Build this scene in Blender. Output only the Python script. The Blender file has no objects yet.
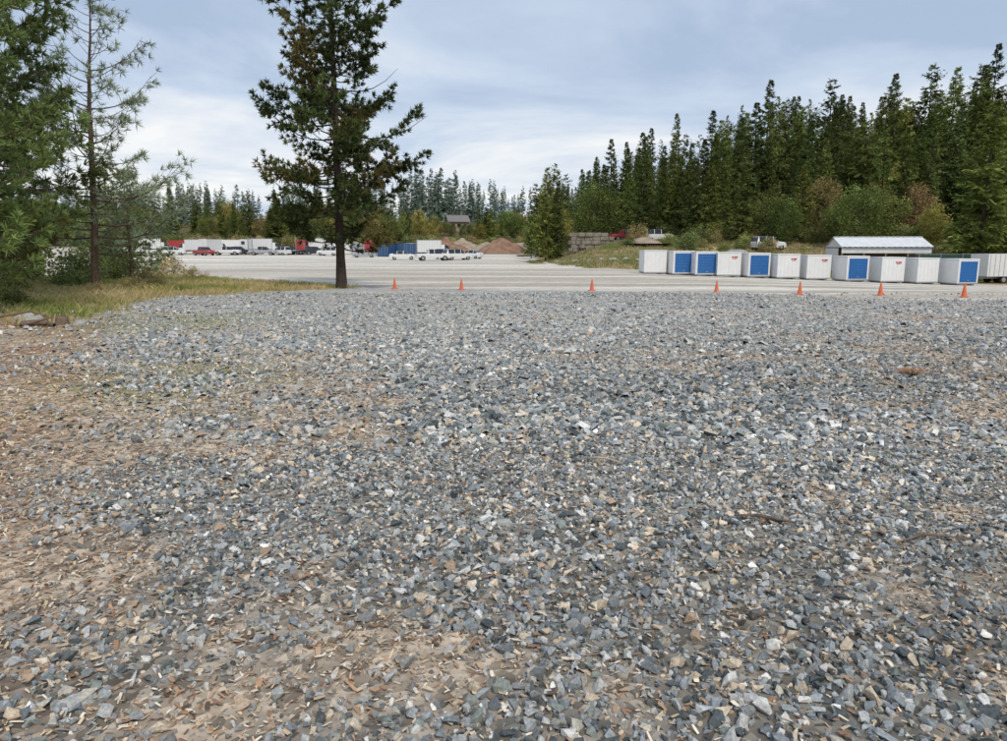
import bpy, math, numpy as np
from mathutils import Vector
R0=np.random.default_rng(7)
scene=bpy.context.scene
scene.view_settings.view_transform='Standard'; scene.view_settings.look='None'; scene.view_settings.exposure=0
CAMZ=1.7
# ------------------------------------------------------------------ noise / terrain
def vn(x,y,s,seed=0):
    x=np.asarray(x,float)/s; y=np.asarray(y,float)/s
    xi=np.floor(x); yi=np.floor(y); fx=x-xi; fy=y-yi
    fx=fx*fx*(3-2*fx); fy=fy*fy*(3-2*fy)
    def h(a,b):
        v=np.sin(a*127.1+b*311.7+seed*74.7)*43758.5453
        return v-np.floor(v)
    return (h(xi,yi)*(1-fx)+h(xi+1,yi)*fx)*(1-fy)+(h(xi,yi+1)*(1-fx)+h(xi+1,yi+1)*fx)*fy
def fbm(x,y,s,seed=0,o=4):
    t=0;a=.5;n=0
    for i in range(o):
        t=t+a*vn(x,y,s/2**i,seed+i*3.3); n+=a; a*=.55
    return t/n
def sm(t):
    t=np.clip(t,0,1); return t*t*(3-2*t)
def gz(x,y):
    x=np.asarray(x,float); y=np.asarray(y,float)
    b=np.interp(y,[-50,4,10,36,75,120,160,200,250,400,1000,3500],[0,0,-.06,-.6,-1.0,-.6,-.2,1.6,6,15,25,45])
    b=b-.03*np.clip(x-12,0,40)*sm((y-30)/30)*(1-sm((y-85)/25))
    b=b+3.0*sm((y-80)/30)*sm((x-4)/14)*(1-sm((y-200)/60))
    b=b+13*sm((y-105)/80)*sm((x-8)/60)
    b=b+.9*sm((-x-10-.0*y)/10)*sm((y-8)/10)*(1-sm((y-50)/12))*.35
    amp=1-sm((y-60)/40)
    b=b+(fbm(x,y,7,3,3)-.5)*.10+(fbm(x,y,1.1,5,3)-.5)*.04*amp
    return b
def gzf(x,y): return float(gz(np.array([x]),np.array([y]))[0])
# ------------------------------------------------------------------ masks
def m_left(x,y):   # brown forest-edge soil on the left
    n=(fbm(x,y,2.2,11)-.5)*2.4
    return sm((-x-.46*y+.0+n*.7)/1.9)*(1-sm((y-16-n)/6))
def m_grass(x,y):  # verge under left trees up to big pine
    e=np.interp(y,[10,16,22,30,37,42.5,44,47,52],[-14,-10.6,-11.2,-13,-11.6,-8.3,-9,-16,-30])
    n=(fbm(x,y,2.5,21)-.5)*3
    return sm((e-x+n*.8)/1.2)*sm((y-13)/5)*(1-sm((y-58)/8))
def m_tan(x,y):
    t=fbm(x,y,2.3,31)-.5+ (fbm(x,y,.5,33)-.5)*.8
    bias=.10*np.exp(-(y/3.6)**2)+.14*sm((-x-.12*y)/3)*np.exp(-(y/8)**2)+.05*sm((x-.5*y)/2)-.05*sm((y-8)/8)
    bias=bias+.28*np.exp(-((x+.25)/.6)**2-((y-2.75)/.35)**2)+.18*np.exp(-((x+1.3)/.5)**2-((y-3.6)/.8)**2)-.16*sm((x-.4)/1.0)*(1-sm((y-4.5)/3))
    return sm((t+bias+.0)/.24)
def m_road(x,y):
    e=np.interp(x,[-90,-30,-12,0,10,19,30,60],[60,52,43,37.5,32.5,27,23,20])
    n=(fbm(x*.35,y,3,41)-.5)*7
    near=sm((y-e+n)/4.5)
    xb=np.interp(y,[60,78,85,105,150,190,230],[80,30,9,3,7,10,4])
    far=1-sm((x-xb+(fbm(x,y,3,43)-.5)*4)/1.5)
    return near*far*(1-sm((y-185)/10))
def m_rgrass(x,y):
    xb=np.interp(y,[60,78,85,105,150,190,230],[80,30,9,3,7,10,4])
    return sm((x-xb+(fbm(x,y,3,43)-.5)*4)/1.5)*sm((y-60)/5)
def mix(a,b,m): return a*(1-m[...,None])+b*m[...,None]
def moss(x,y): return np.clip(np.exp(-((x+4.6)/1.6)**2-((y-9.5)/2.2)**2)*.8+np.exp(-((x+8.9)/2.2)**2-((y-18.5)/3)**2),0,1)
def tracks(x,y):
    t=0
    for a,b,c,w in [(46,-.18,.004,.35),(47.9,-.18,.004,.35),(55,.05,-.003,.4),(57,.05,-.003,.4),(41,-.30,.0,.3),(42.8,-.30,.0,.3),(66,-.1,.002,.5),(69,-.12,.002,.5),(80,-.35,.0,.7),(84,-.35,.0,.7),(100,-.6,.0,.9),(105,-.6,.0,.9),(17.5,-.05,.018,.22),(19.3,-.05,.018,.22),(12.5,.16,-.02,.18),(14.2,.16,-.02,.18)]:
        d=y-(a+b*x+c*x*x); t=np.maximum(t,np.exp(-(d/w)**2))
    return t*sm((fbm(x,y,4,77)-.3)/.3)
def ground_col(x,y):
    c=np.empty(x.shape+(3,)); c[:]=(.22,.20,.17)
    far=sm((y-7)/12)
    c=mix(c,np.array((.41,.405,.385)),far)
    v=fbm(x*.45+y*.1,y,3.0,51,4)
    c=c*(.78+.44*v)[...,None]
    c=mix(c,np.array((.47,.385,.295)),m_tan(x,y)*.85*(1-.6*far))
    g=moss(x,y)*sm((fbm(x,y,.8,61)-.25)/.3)
    c=mix(c,np.array((.27,.30,.10)),g*.7)
    rs=np.exp(-((y-20-(x-11)*-.15)/1.5)**2)*sm((x-6.5)/4)*sm((fbm(x*.4,y,1.5,63)-.38)/.2)
    c=mix(c,np.array((.40,.27,.19)),rs*.9)
    rs=np.exp(-((y-12)/2.2)**2)*sm((x-6.5)/3)*sm((fbm(x*.5,y,1.5,65)-.35)/.25)
    c=mix(c,np.array((.46,.36,.26)),rs*.7)
    c=c*(1+.12*tracks(x,y))[...,None]
    # road
    rc=np.array((.62,.575,.50))*(.52+.9*fbm(x*.09+y*.02,y,2.2,71,5))[...,None]*(1-.22*tracks(x,y))[...,None]
    c=mix(c,rc,m_road(x,y))
    br=sm((fbm(x*.12,y,3,73)-.46)/.12)*sm((y-27)/6)*(1-sm((y-80)/12))*m_road(x,y)
    c=mix(c,np.array((.38,.335,.27)),br*.65)
    # grass strips
    gc=mix(np.zeros(x.shape+(3,))+np.array((.42,.34,.19)),np.array((.20,.23,.07)),sm((fbm(x,y,4,81)-.40)/.25))
    c=mix(c,gc*np.array((.92,.85,.85)),m_rgrass(x,y))
    c=mix(c,gc,m_grass(x,y)*.85)
    lc=mix(np.zeros(x.shape+(3,))+np.array((.31,.20,.13)),np.array((.46,.36,.26)),sm((fbm(x,y,1.2,83)-.4)/.3))
    c=mix(c,lc,m_left(x,y)*.9)
    # forest floor
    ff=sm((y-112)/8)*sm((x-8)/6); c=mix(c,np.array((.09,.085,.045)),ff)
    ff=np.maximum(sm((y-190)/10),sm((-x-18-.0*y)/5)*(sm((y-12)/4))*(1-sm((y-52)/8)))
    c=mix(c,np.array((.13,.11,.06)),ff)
    return c
# ------------------------------------------------------------------ mesh builder
class MB:
    def __init__(s): s.V=[];s.F=[];s.M=[];s.C=[];s.n=0
    def add(s,V,F,mat=0,col=(1,1,1)):
        V=np.asarray(V,float).reshape(-1,3); F=np.asarray(F,dtype=np.int64)
        if F.ndim==1: F=F[None]
        s.V.append(V); s.F.append(F+s.n); s.M.append(np.full(len(F),mat) if np.isscalar(mat) else np.asarray(mat))
        c=np.asarray(col,float); s.C.append(np.broadcast_to(c,(len(F),3)) if c.ndim==1 else c); s.n+=len(V)
    def box(s,c,d,mat=0,col=(1,1,1),taper=1.0,rz=0):
        x,y,z=d[0]/2,d[1]/2,d[2]/2; t=taper
        V=np.array([(-x,-y,-z),(x,-y,-z),(x,y,-z),(-x,y,-z),(-x*t,-y*t,z),(x*t,-y*t,z),(x*t,y*t,z),(-x*t,y*t,z)])
        if rz:
            ca,sa=math.cos(rz),math.sin(rz); V=np.stack([V[:,0]*ca-V[:,1]*sa,V[:,0]*sa+V[:,1]*ca,V[:,2]],1)
        s.add(V+np.array(c),[(0,3,2,1),(4,5,6,7),(0,1,5,4),(1,2,6,5),(2,3,7,6),(3,0,4,7)],mat,col)
    def cyl(s,p0,p1,r0,r1,seg=12,mat=0,col=(1,1,1),cap=True):
        p0=np.array(p0,float);p1=np.array(p1,float);d=p1-p0;d/=np.linalg.norm(d)
        a=np.cross(d,(0,0,1) if abs(d[2])<.9 else (1,0,0));a/=np.linalg.norm(a);b=np.cross(d,a)
        t=np.arange(seg)*2*math.pi/seg
        ring=np.cos(t)[:,None]*a+np.sin(t)[:,None]*b
        V=np.concatenate([p0+ring*r0,p1+ring*r1,[p0,p1]])
        i=np.arange(seg);j=(i+1)%seg
        s.add(V,np.stack([i,i+seg,j+seg,j],1)[:,::-1],mat,col)
        if cap:
            s.add(V,np.concatenate([np.stack([i,j,i*0+2*seg],1),np.stack([j+seg,i+seg,i*0+2*seg+1],1)]),mat,col)
    def tube(s,P,r,seg=5,mat=0,col=(1,1,1)):
        P=np.asarray(P,float);n=len(P);T=np.gradient(P,axis=0);T/=np.linalg.norm(T,axis=1)[:,None]+1e-9
        ref=np.array((0,0,1.)) if abs(T[0,2])<.8 else np.array((1.,0,0))
        a=np.cross(T,ref);a/=np.linalg.norm(a,axis=1)[:,None]+1e-9;b=np.cross(T,a)
        t=np.arange(seg)*2*math.pi/seg
        V=P[:,None]+np.asarray(r)[:,None,None]*(np.cos(t)[None,:,None]*a[:,None]+np.sin(t)[None,:,None]*b[:,None])
        i=np.arange(seg);j=(i+1)%seg;F=[]
        for k in range(n-1): F.append(np.stack([i+k*seg,j+k*seg,j+(k+1)*seg,i+(k+1)*seg],1))
        s.add(V.reshape(-1,3),np.concatenate(F),mat,col)
    def build(s,name,mats,smooth=False,link=True,loc=(0,0,0),rz=0,bevel=0,parent=None):
        me=bpy.data.meshes.new(name)
        V=np.concatenate(s.V); me.vertices.add(len(V)); me.vertices.foreach_set('co',V.astype(np.float32).ravel())
        L=np.concatenate([f.ravel() for f in s.F]); tot=np.concatenate([np.full(len(f),f.shape[1]) for f in s.F])
        me.loops.add(len(L)); me.loops.foreach_set('vertex_index',L.astype(np.int32))
        st=np.concatenate([[0],np.cumsum(tot)[:-1]])
        me.polygons.add(len(tot)); me.polygons.foreach_set('loop_start',st.astype(np.int32))
        me.polygons.foreach_set('material_index',np.concatenate(s.M).astype(np.int32))
        me.update(calc_edges=True)
        me.polygons.foreach_set('use_smooth',np.full(len(tot),smooth))
        at=me.attributes.new('Col','FLOAT_COLOR','FACE')
        C=np.concatenate(s.C); at.data.foreach_set('color',np.concatenate([C,np.ones((len(C),1))],1).astype(np.float32).ravel())
        for m in mats: me.materials.append(m)
        if not link: return me
        return put(me,name,loc,rz,bevel,parent)
def put(me,name,loc=(0,0,0),rz=0,bevel=0,parent=None,scale=None):
    o=bpy.data.objects.new(name,me); scene.collection.objects.link(o); o.location=loc; o.rotation_euler=(0,0,rz)
    if scale is not None: o.scale=scale
    if bevel:
        b=o.modifiers.new('bevel','BEVEL'); b.width=bevel; b.segments=2; b.limit_method='ANGLE'
    if parent: o.parent=parent
    return o
def empty(name):
    o=bpy.data.objects.new(name,None); scene.collection.objects.link(o); return o
# ------------------------------------------------------------------ materials
def mat(name,col=(.5,.5,.5),rough=.8,metal=0,var=.15,scale=8,attr=False,bump=0,bscale=40,spec=.3,transl=0,objrand=0,cheap=False,det=4):
    m=bpy.data.materials.new(name); m.use_nodes=True; nt=m.node_tree; N=nt.nodes; L=nt.links
    if cheap:
        N.remove(N['Principled BSDF']); b=N.new('ShaderNodeBsdfDiffuse'); L.new(b.outputs[0],N['Material Output'].inputs[0]); binp=b.inputs['Color']
    else:
        b=N['Principled BSDF']; b.inputs['Roughness'].default_value=rough; b.inputs['Metallic'].default_value=metal
        b.inputs['Specular IOR Level'].default_value=spec; binp=b.inputs['Base Color']
    if attr:
        a=N.new('ShaderNodeAttribute'); a.attribute_name='Col'; src=a.outputs['Color']
    else:
        r=N.new('ShaderNodeRGB'); r.outputs[0].default_value=(*col,1); src=r.outputs[0]
    val=None
    g=N.new('ShaderNodeNewGeometry')
    if var:
        n=N.new('ShaderNodeTexNoise'); n.inputs['Scale'].default_value=scale; n.inputs['Detail'].default_value=det; n.inputs['Roughness'].default_value=.65
        L.new(g.outputs['Position'],n.inputs['Vector'])
        mr=N.new('ShaderNodeMapRange'); mr.inputs[1].default_value=.3; mr.inputs[2].default_value=.7; mr.inputs[3].default_value=1-var; mr.inputs[4].default_value=1+var
        L.new(n.outputs['Fac'],mr.inputs[0]); val=mr.outputs[0]
    if objrand:
        oi=N.new('ShaderNodeObjectInfo'); m2=N.new('ShaderNodeMapRange'); m2.inputs[3].default_value=1-objrand; m2.inputs[4].default_value=1+objrand
        L.new(oi.outputs['Random'],m2.inputs[0])
        if val is not None:
            mm=N.new('ShaderNodeMath'); mm.operation='MULTIPLY'; L.new(val,mm.inputs[0]); L.new(m2.outputs[0],mm.inputs[1]); val=mm.outputs[0]
        else: val=m2.outputs[0]
    out=src
    if val is not None:
        v=N.new('ShaderNodeVectorMath'); v.operation='SCALE'; L.new(src,v.inputs[0]); L.new(val,v.inputs['Scale']); out=v.outputs[0]
    if objrand:
        hs=N.new('ShaderNodeHueSaturation'); oi2=N.new('ShaderNodeObjectInfo'); ma=N.new('ShaderNodeMath'); ma.operation='MULTIPLY'
        ma.inputs[1].default_value=7.31; L.new(oi2.outputs['Random'],ma.inputs[0])
        fr=N.new('ShaderNodeMath'); fr.operation='FRACT'; L.new(ma.outputs[0],fr.inputs[0])
        m3=N.new('ShaderNodeMapRange'); m3.inputs[3].default_value=.475; m3.inputs[4].default_value=.51; L.new(fr.outputs[0],m3.inputs[0]); L.new(m3.outputs[0],hs.inputs['Hue'])
        L.new(out,hs.inputs['Color']); out=hs.outputs[0]
    L.new(out,binp)
    if bump:
        n2=N.new('ShaderNodeTexNoise'); n2.inputs['Scale'].default_value=bscale; n2.inputs['Detail'].default_value=3; L.new(g.outputs['Position'],n2.inputs['Vector'])
        bp=N.new('ShaderNodeBump'); bp.inputs['Strength'].default_value=bump; bp.inputs['Distance'].default_value=.02; L.new(n2.outputs['Fac'],bp.inputs['Height']); L.new(bp.outputs[0],b.inputs['Normal'])
    if transl:
        t=N.new('ShaderNodeBsdfTranslucent'); L.new(out,t.inputs['Color']); mx=N.new('ShaderNodeMixShader'); mx.inputs[0].default_value=transl
        L.new(b.outputs[0],mx.inputs[1]); L.new(t.outputs[0],mx.inputs[2]); L.new(mx.outputs[0],N['Material Output'].inputs[0])
    return m
M_stone=mat('gravel_stone',attr=True,var=.25,scale=70,det=1.5,cheap=True)
M_chip=mat('wood_litter',attr=True,var=0,cheap=True)
M_bark=mat('bark',(.12,.085,.062),rough=.95,var=.4,scale=9,bump=.8,bscale=14,spec=.1)
M_barkd=mat('bark_dark',(.06,.046,.038),rough=.95,var=.4,scale=9,bump=.8,bscale=14,spec=.1)
M_fol=mat('needles',attr=True,var=0,transl=.35,cheap=True)
M_folr=mat('needles_forest',attr=True,var=0,transl=.28,objrand=.38,cheap=True)
M_grass=mat('grass_blades',attr=True,var=0,transl=.35,cheap=True)
M_white=mat('white_paint',(.74,.74,.73),rough=.5,var=.05,scale=2)
M_blue=mat('blue_door_paint',(.02,.12,.34),rough=.5,var=.1,scale=3)
M_red=mat('red_paint',(.5,.03,.025),rough=.45,var=.12,scale=3)
M_dark=mat('dark_rubber',(.02,.02,.021),rough=.8,var=.2)
M_glass=mat('dark_glass',(.02,.025,.03),rough=.08,var=.05,spec=.6)
M_grey=mat('grey_metal',(.32,.33,.34),rough=.5,metal=.3,var=.12)
M_orange=mat('cone_orange',(.66,.17,.08),rough=.8,var=.2,scale=12)
M_refl=mat('cone_band',(.7,.7,.68),rough=.5,var=.05)
# ------------------------------------------------------------------ ground
def axis(lo,hi,step,far,g=1.09):
    a=list(np.arange(lo,hi+1e-6,step)); d=step; p=hi
    while p<far: d*=g; p+=d; a.append(p)
    return a
neg=axis(-30,30,.25,3500); xs=np.array(sorted(set([-v for v in neg if v>30]+neg)))
ys=np.array(axis(-2,72,.2,3600,1.03)); ys=np.concatenate([[-300,-150,-70,-30,-14,-7,-4],ys])
X,Y=np.meshgrid(xs,ys); Z=gz(X,Y); ny,nx=X.shape
me=bpy.data.meshes.new('ground')
V=np.stack([X,Y,Z],-1).reshape(-1,3); me.vertices.add(len(V)); me.vertices.foreach_set('co',V.astype(np.float32).ravel())
i,j=np.meshgrid(np.arange(nx-1),np.arange(ny-1)); a=(j*nx+i).ravel(); F=np.stack([a,a+1,a+nx+1,a+nx],1)
me.loops.add(F.size); me.loops.foreach_set('vertex_index',F.ravel().astype(np.int32)); me.polygons.add(len(F)); me.polygons.foreach_set('loop_start',(np.arange(len(F))*4).astype(np.int32))
me.update(calc_edges=True); me.polygons.foreach_set('use_smooth',np.ones(len(F),bool))
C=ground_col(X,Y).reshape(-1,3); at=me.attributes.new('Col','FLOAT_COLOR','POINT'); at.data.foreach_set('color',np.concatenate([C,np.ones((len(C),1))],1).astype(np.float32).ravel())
RM=(m_road(X,Y)).reshape(-1); at=me.attributes.new('Smoothness','FLOAT','POINT'); at.data.foreach_set('value',RM.astype(np.float32))
gm=bpy.data.materials.new('ground_gravel'); gm.use_nodes=True; nt=gm.node_tree; N=nt.nodes; L=nt.links; N.remove(N['Principled BSDF']); b=N.new('ShaderNodeBsdfDiffuse'); L.new(b.outputs[0],N['Material Output'].inputs[0])
at=N.new('ShaderNodeAttribute'); at.attribute_name='Col'; sa=N.new('ShaderNodeAttribute'); sa.attribute_name='Smoothness'
g=N.new('ShaderNodeNewGeometry')
vo=N.new('ShaderNodeTexVoronoi'); vo.inputs['Scale'].default_value=18; L.new(g.outputs['Position'],vo.inputs['Vector'])
bw=N.new('ShaderNodeRGBToBW'); L.new(vo.outputs['Color'],bw.inputs[0])
mr=N.new('ShaderNodeMapRange'); mr.inputs[1].default_value=.15; mr.inputs[2].default_value=.85; mr.inputs[3].default_value=.5; mr.inputs[4].default_value=1.5; L.new(bw.outputs[0],mr.inputs[0])
n1=N.new('ShaderNodeTexNoise'); n1.inputs['Scale'].default_value=2.2; n1.inputs['Detail'].default_value=7; n1.inputs['Roughness'].default_value=.75; L.new(g.outputs['Position'],n1.inputs['Vector'])
m1=N.new('ShaderNodeMapRange'); m1.inputs[1].default_value=.3; m1.inputs[2].default_value=.7; m1.inputs[3].default_value=.72; m1.inputs[4].default_value=1.28; L.new(n1.outputs['Fac'],m1.inputs[0])
mu=N.new('ShaderNodeMath'); mu.operation='MULTIPLY'; L.new(mr.outputs[0],mu.inputs[0]); L.new(m1.outputs[0],mu.inputs[1])
mm=N.new('ShaderNodeMix'); mm.data_type='FLOAT'; L.new(sa.outputs['Fac'],mm.inputs[0]); L.new(mu.outputs[0],mm.inputs[2]); L.new(m1.outputs[0],mm.inputs[3])
vs=N.new('ShaderNodeVectorMath'); vs.operation='SCALE'; L.new(at.outputs['Color'],vs.inputs[0]); L.new(mm.outputs[0],vs.inputs['Scale']); L.new(vs.outputs[0],b.inputs['Color'])
bp=N.new('ShaderNodeBump'); bp.inputs['Strength'].default_value=.5; bp.inputs['Distance'].default_value=.03; L.new(vo.outputs['Distance'],bp.inputs['Height']); L.new(bp.outputs[0],b.inputs['Normal'])
me.materials.append(gm); put(me,'ground')
# ------------------------------------------------------------------ gravel stones
def samp(n,y0,y1,marg=2.0):
    yy=R0.uniform(y0,y1,n*2); w=(.8*yy+marg); keep=R0.uniform(0,1,n*2)<w/(.8*y1+marg); yy=yy[keep][:n]
    xx=R0.uniform(-1,1,len(yy))*(.8*yy+marg); return xx,yy
import bmesh
def hull_template(seed,np_=10):
    r=np.random.default_rng(seed); P=r.normal(size=(np_,3)); P/=np.linalg.norm(P,axis=1)[:,None]; P*=r.uniform(.8,1.1,(np_,1))
    bm=bmesh.new(); [bm.verts.new(p) for p in P]; bmesh.ops.convex_hull(bm,input=bm.verts); 
    bm.verts.ensure_lookup_table(); bm.verts.index_update()
    Vv=np.array([v.co[:] for v in bm.verts]); Ff=np.array([[v.index for v in f.verts] for f in bm.faces if len(f.verts)==3]); bm.free(); return Vv,Ff
def cube_template(seed):
    r=np.random.default_rng(seed)
    P=np.array([(-1,-1,-.6),(1,-1,-.6),(1,1,-.6),(-1,1,-.6),(-.7,-.7,.8),(.7,-.7,.8),(.7,.7,.8),(-.7,.7,.8)])*.85+r.uniform(-.33,.33,(8,3))
    return P,np.array([(4,5,6),(4,6,7),(0,1,5),(0,5,4),(1,2,6),(1,6,5),(2,3,7),(2,7,6),(3,0,4),(3,4,7)])
near_t=[hull_template(s) for s in range(14)]; far_t=[cube_template(s) for s in range(8)]
PAL=np.array([(.205,.228,.238),(.30,.322,.328),(.42,.43,.42),(.58,.57,.54),(.10,.115,.12),(.43,.40,.335),(.62,.52,.39),(.42,.31,.22),(.24,.27,.245),(.78,.75,.69)])
PW=np.array([.18,.20,.14,.08,.15,.06,.08,.04,.05,.025]); PW/=PW.sum()
G=MB()
def stones(n,y0,y1,s0,sig,temps,embed=.3,flat=.75,filt=True):
    x,y=samp(n,y0,y1)
    if filt:
        keep=R0.uniform(0,1,len(x))<(1-.74*m_tan(x,y))*(1-.85*m_left(x,y))*(1-.9*m_grass(x,y))*(1-.9*m_road(x,y))*(1-.5*moss(x,y))
        x=x[keep];y=y[keep]
    cl=fbm(x,y,.9,91)
    s=s0*np.exp(R0.normal(0,sig,len(x)))*(.6+.8*cl); s=np.minimum(s,s0*3)
    z=gz(x,y)+s*embed*R0.uniform(.2,1.9,len(x))
    ti=R0.integers(0,len(temps),len(x))
    for k,(TV,TF) in enumerate(temps):
        q=ti==k; m=q.sum()
        if not m: continue
        sc=np.stack([s[q]*R0.uniform(.75,1.4,m),s[q]*R0.uniform(.6,1.05,m),s[q]*flat*R0.uniform(.5,1.3,m)],1)
        P=TV[None]*sc[:,None]
        ax=R0.normal(0,.45,m)[:,None];ay=R0.normal(0,.45,m)[:,None];az=R0.uniform(0,6.283,m)[:,None]
        px,py,pz=P[...,0],P[...,1],P[...,2]
        py,pz=py*np.cos(ax)-pz*np.sin(ax),py*np.sin(ax)+pz*np.cos(ax)
        px,pz=px*np.cos(ay)+pz*np.sin(ay),-px*np.sin(ay)+pz*np.cos(ay)
        px,py=px*np.cos(az)-py*np.sin(az),px*np.sin(az)+py*np.cos(az)
        P=np.stack([px+x[q][:,None],py+y[q][:,None],pz+z[q][:,None]],-1)
        Fk=(TF[None]+(np.arange(m)*len(TV))[:,None,None]).reshape(-1,3)
        tan=m_tan(x[q],y[q])
        ci=R0.choice(len(PAL),m,p=PW); c=PAL[ci]*R0.uniform(.8,1.2,(m,1))
        c=c*(1-.25*tan[:,None])+np.array((.48,.40,.31))*.25*tan[:,None]
        c=c*(.76+.48*fbm(x[q]*.4,y[q],3,51))[:,None]*(1+.15*tracks(x[q],y[q]))[:,None]
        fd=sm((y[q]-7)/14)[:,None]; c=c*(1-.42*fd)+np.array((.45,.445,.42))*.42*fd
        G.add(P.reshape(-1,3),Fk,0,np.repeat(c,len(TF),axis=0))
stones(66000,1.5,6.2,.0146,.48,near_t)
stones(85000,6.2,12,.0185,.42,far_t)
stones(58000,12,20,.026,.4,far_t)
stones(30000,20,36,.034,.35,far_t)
stones(380,1.5,14,.036,.25,near_t,embed=.15,flat=.5)
G.build('gravel',[M_stone])
# wood chips / leaf litter
Cp=MB()
def chips(n,y0,y1,s0):
    x,y=samp(n,y0,y1)
    keep=R0.uniform(0,1,len(x))<np.clip(.22+.85*m_tan(x,y)+m_left(x,y),0,1); x=x[keep];y=y[keep]; m=len(x)
    l=np.minimum(s0*np.exp(R0.normal(0,.45,m)),s0*2.5); w=l*R0.uniform(.15,.5,m); z=gz(x,y)+R0.uniform(.004,.024,m)
    T=np.array([(-1,-1,0),(0,-1,.35),(1,-.6,0),(1,.6,0),(0,1,.3),(-1,.8,0)],float)
    P=T[None]*np.stack([l,w,w*R0.uniform(-.6,.9,m)],1)[:,None]
    az=R0.uniform(0,6.283,m)[:,None];tl=R0.normal(0,.3,m)[:,None]
    px,py,pz=P[...,0],P[...,1],P[...,2]; px,pz=px*np.cos(tl)+pz*np.sin(tl),-px*np.sin(tl)+pz*np.cos(tl)
    px,py=px*np.cos(az)-py*np.sin(az),px*np.sin(az)+py*np.cos(az)
    P=np.stack([px+x[:,None],py+y[:,None],pz+z[:,None]],-1)
    F=np.array([(0,1,4,5),(1,2,3,4)]); F=(F[None]+(np.arange(m)*6)[:,None,None]).reshape(-1,4)
    pal=np.array([(.62,.49,.33),(.42,.26,.16),(.30,.175,.11),(.76,.67,.53),(.50,.36,.235),(.14,.10,.07)])
    c=pal[R0.choice(6,m,p=[.25,.17,.16,.15,.18,.09])]*R0.uniform(.75,1.2,(m,1))
    Cp.add(P.reshape(-1,3),F,0,np.repeat(c,2,axis=0))
chips(64000,1.5,6,.0108); chips(46000,6,13,.017); chips(18000,13,22,.028)
Cp.build('leaf_litter',[M_chip])
# ------------------------------------------------------------------ trees
def tufts(mb,C,D,L,w,k,col,rng,spread=.6,mat=1):
    n=len(C); C=np.asarray(C);D=np.asarray(D)
    d=D[:,None]+rng.normal(0,spread,(n,k,3)); d/=np.linalg.norm(d,axis=2)[...,None]
    ln=L*rng.uniform(.6,1.15,(n,k,1)); s=rng.normal(size=(n,k,3)); s=np.cross(d,s); s/=np.linalg.norm(s,axis=2)[...,None]+1e-9
    b=C[:,None]+d*ln*.08; V=np.stack([b-s*w*.5,b+s*w*.5,b+d*ln*.6+s*w*.45,b+d*ln],2)
    m=n*k; V=V.reshape(-1,3); F=np.arange(m*4).reshape(m,4)
    c=np.repeat(np.asarray(col),k,axis=0)*rng.uniform(.7,1.35,(m,1)); mb.add(V,F,mat,c)
def pine(seed,H,z0,Rf,nb,r0,L,w,k,step,tpm,up=.15,droop=.15,upturn=.15,col=(.06,.09,.03),inner=.3,lean=(0,0),twl=.28,dead=0,spread=.6,cv=.25,seg=8,alt=None,pw=.95,rmin=.5,wob=.004):
    rng=np.random.default_rng(seed); mb=MB(); col=np.array(col)
    tz=np.linspace(0,1,14); wo=np.cumsum(rng.normal(0,wob*H,(14,2)),axis=0)*.5; wo[:2]=0
    TP=np.stack([wo[:,0]+lean[0]*H*tz**1.3,wo[:,1]+lean[1]*H*tz**1.3,tz*H],1)
    rr=r0*(1-tz)**.85+.012; rr[0]*=1.35
    TP[0,2]=-.4
    mb.tube(TP,rr,seg,0)
    TC=[];TD=[];TK=[]
    def at(z): return np.array([np.interp(z,TP[:,2],TP[:,0]),np.interp(z,TP[:,2],TP[:,1]),z])
    for i in range(nb):
        t=((i+rng.uniform(0,1))/nb)**pw; z=z0+(H-z0)*t; base=at(z); az=i*2.399+rng.normal(0,.35)
        Lb=Rf(t)*rng.uniform(rmin,1.14); el=up+.55*t+rng.normal(0,.12)
        s=np.linspace(0,1,6); ca,sa=math.cos(az),math.sin(az); bend=rng.normal(0,.12)*Lb
        hx=Lb*s*math.cos(el); zz=Lb*(s*math.sin(el)-droop*4*s*(1-s)*.5-droop*s*.6+upturn*s**3)
        P=base+np.stack([hx*ca-bend*s*s*sa,hx*sa+bend*s*s*ca,zz],1)
        mb.tube(P,np.maximum(.006*Lb+r0*.13*(1-t*.6),.012)*(1-s*.85),4,0)
        if rng.uniform()<dead: continue
        bc=col*np.exp(rng.normal(0,cv)); 
        if alt is not None and rng.uniform()<.2: bc=np.array(alt)
        for q in range(max(3,int(Lb*tpm))):
            s0=rng.uniform(inner,1)**.8; pb=np.array([np.interp(s0,s,P[:,c]) for c in range(3)])
            a2=az+rng.choice([-1,1])*rng.uniform(.3,1.25)*(1.15-s0*.6); tl=(twl*Lb*(1.15-s0)+.22)*rng.uniform(.6,1.2)
            td=np.array([math.cos(a2),math.sin(a2),rng.normal(.12,.35)+upturn*.6])
            m=max(1,int(tl/step)); 
            for f in (np.arange(m)+1)/m:
                TC.append(pb+td*tl*f+rng.normal(0,.03,3)); TD.append(td*.8+np.array((0,0,.25))); TK.append(bc)
            if tl>.3 and seg>5: mb.tube(np.stack([pb,pb+td*tl]),np.array([.012,.005]),3,0)
    for f in np.linspace(.94,1,4): TC.append(at(H*f)); TD.append(np.array((0,0,1.))); TK.append(col)
    tufts(mb,np.array(TC),np.array(TD),L,w,k,np.array(TK),rng,spread)
    return mb
def RfI(xs_,ys_): return lambda t: float(np.interp(t,xs_,ys_))
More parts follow.
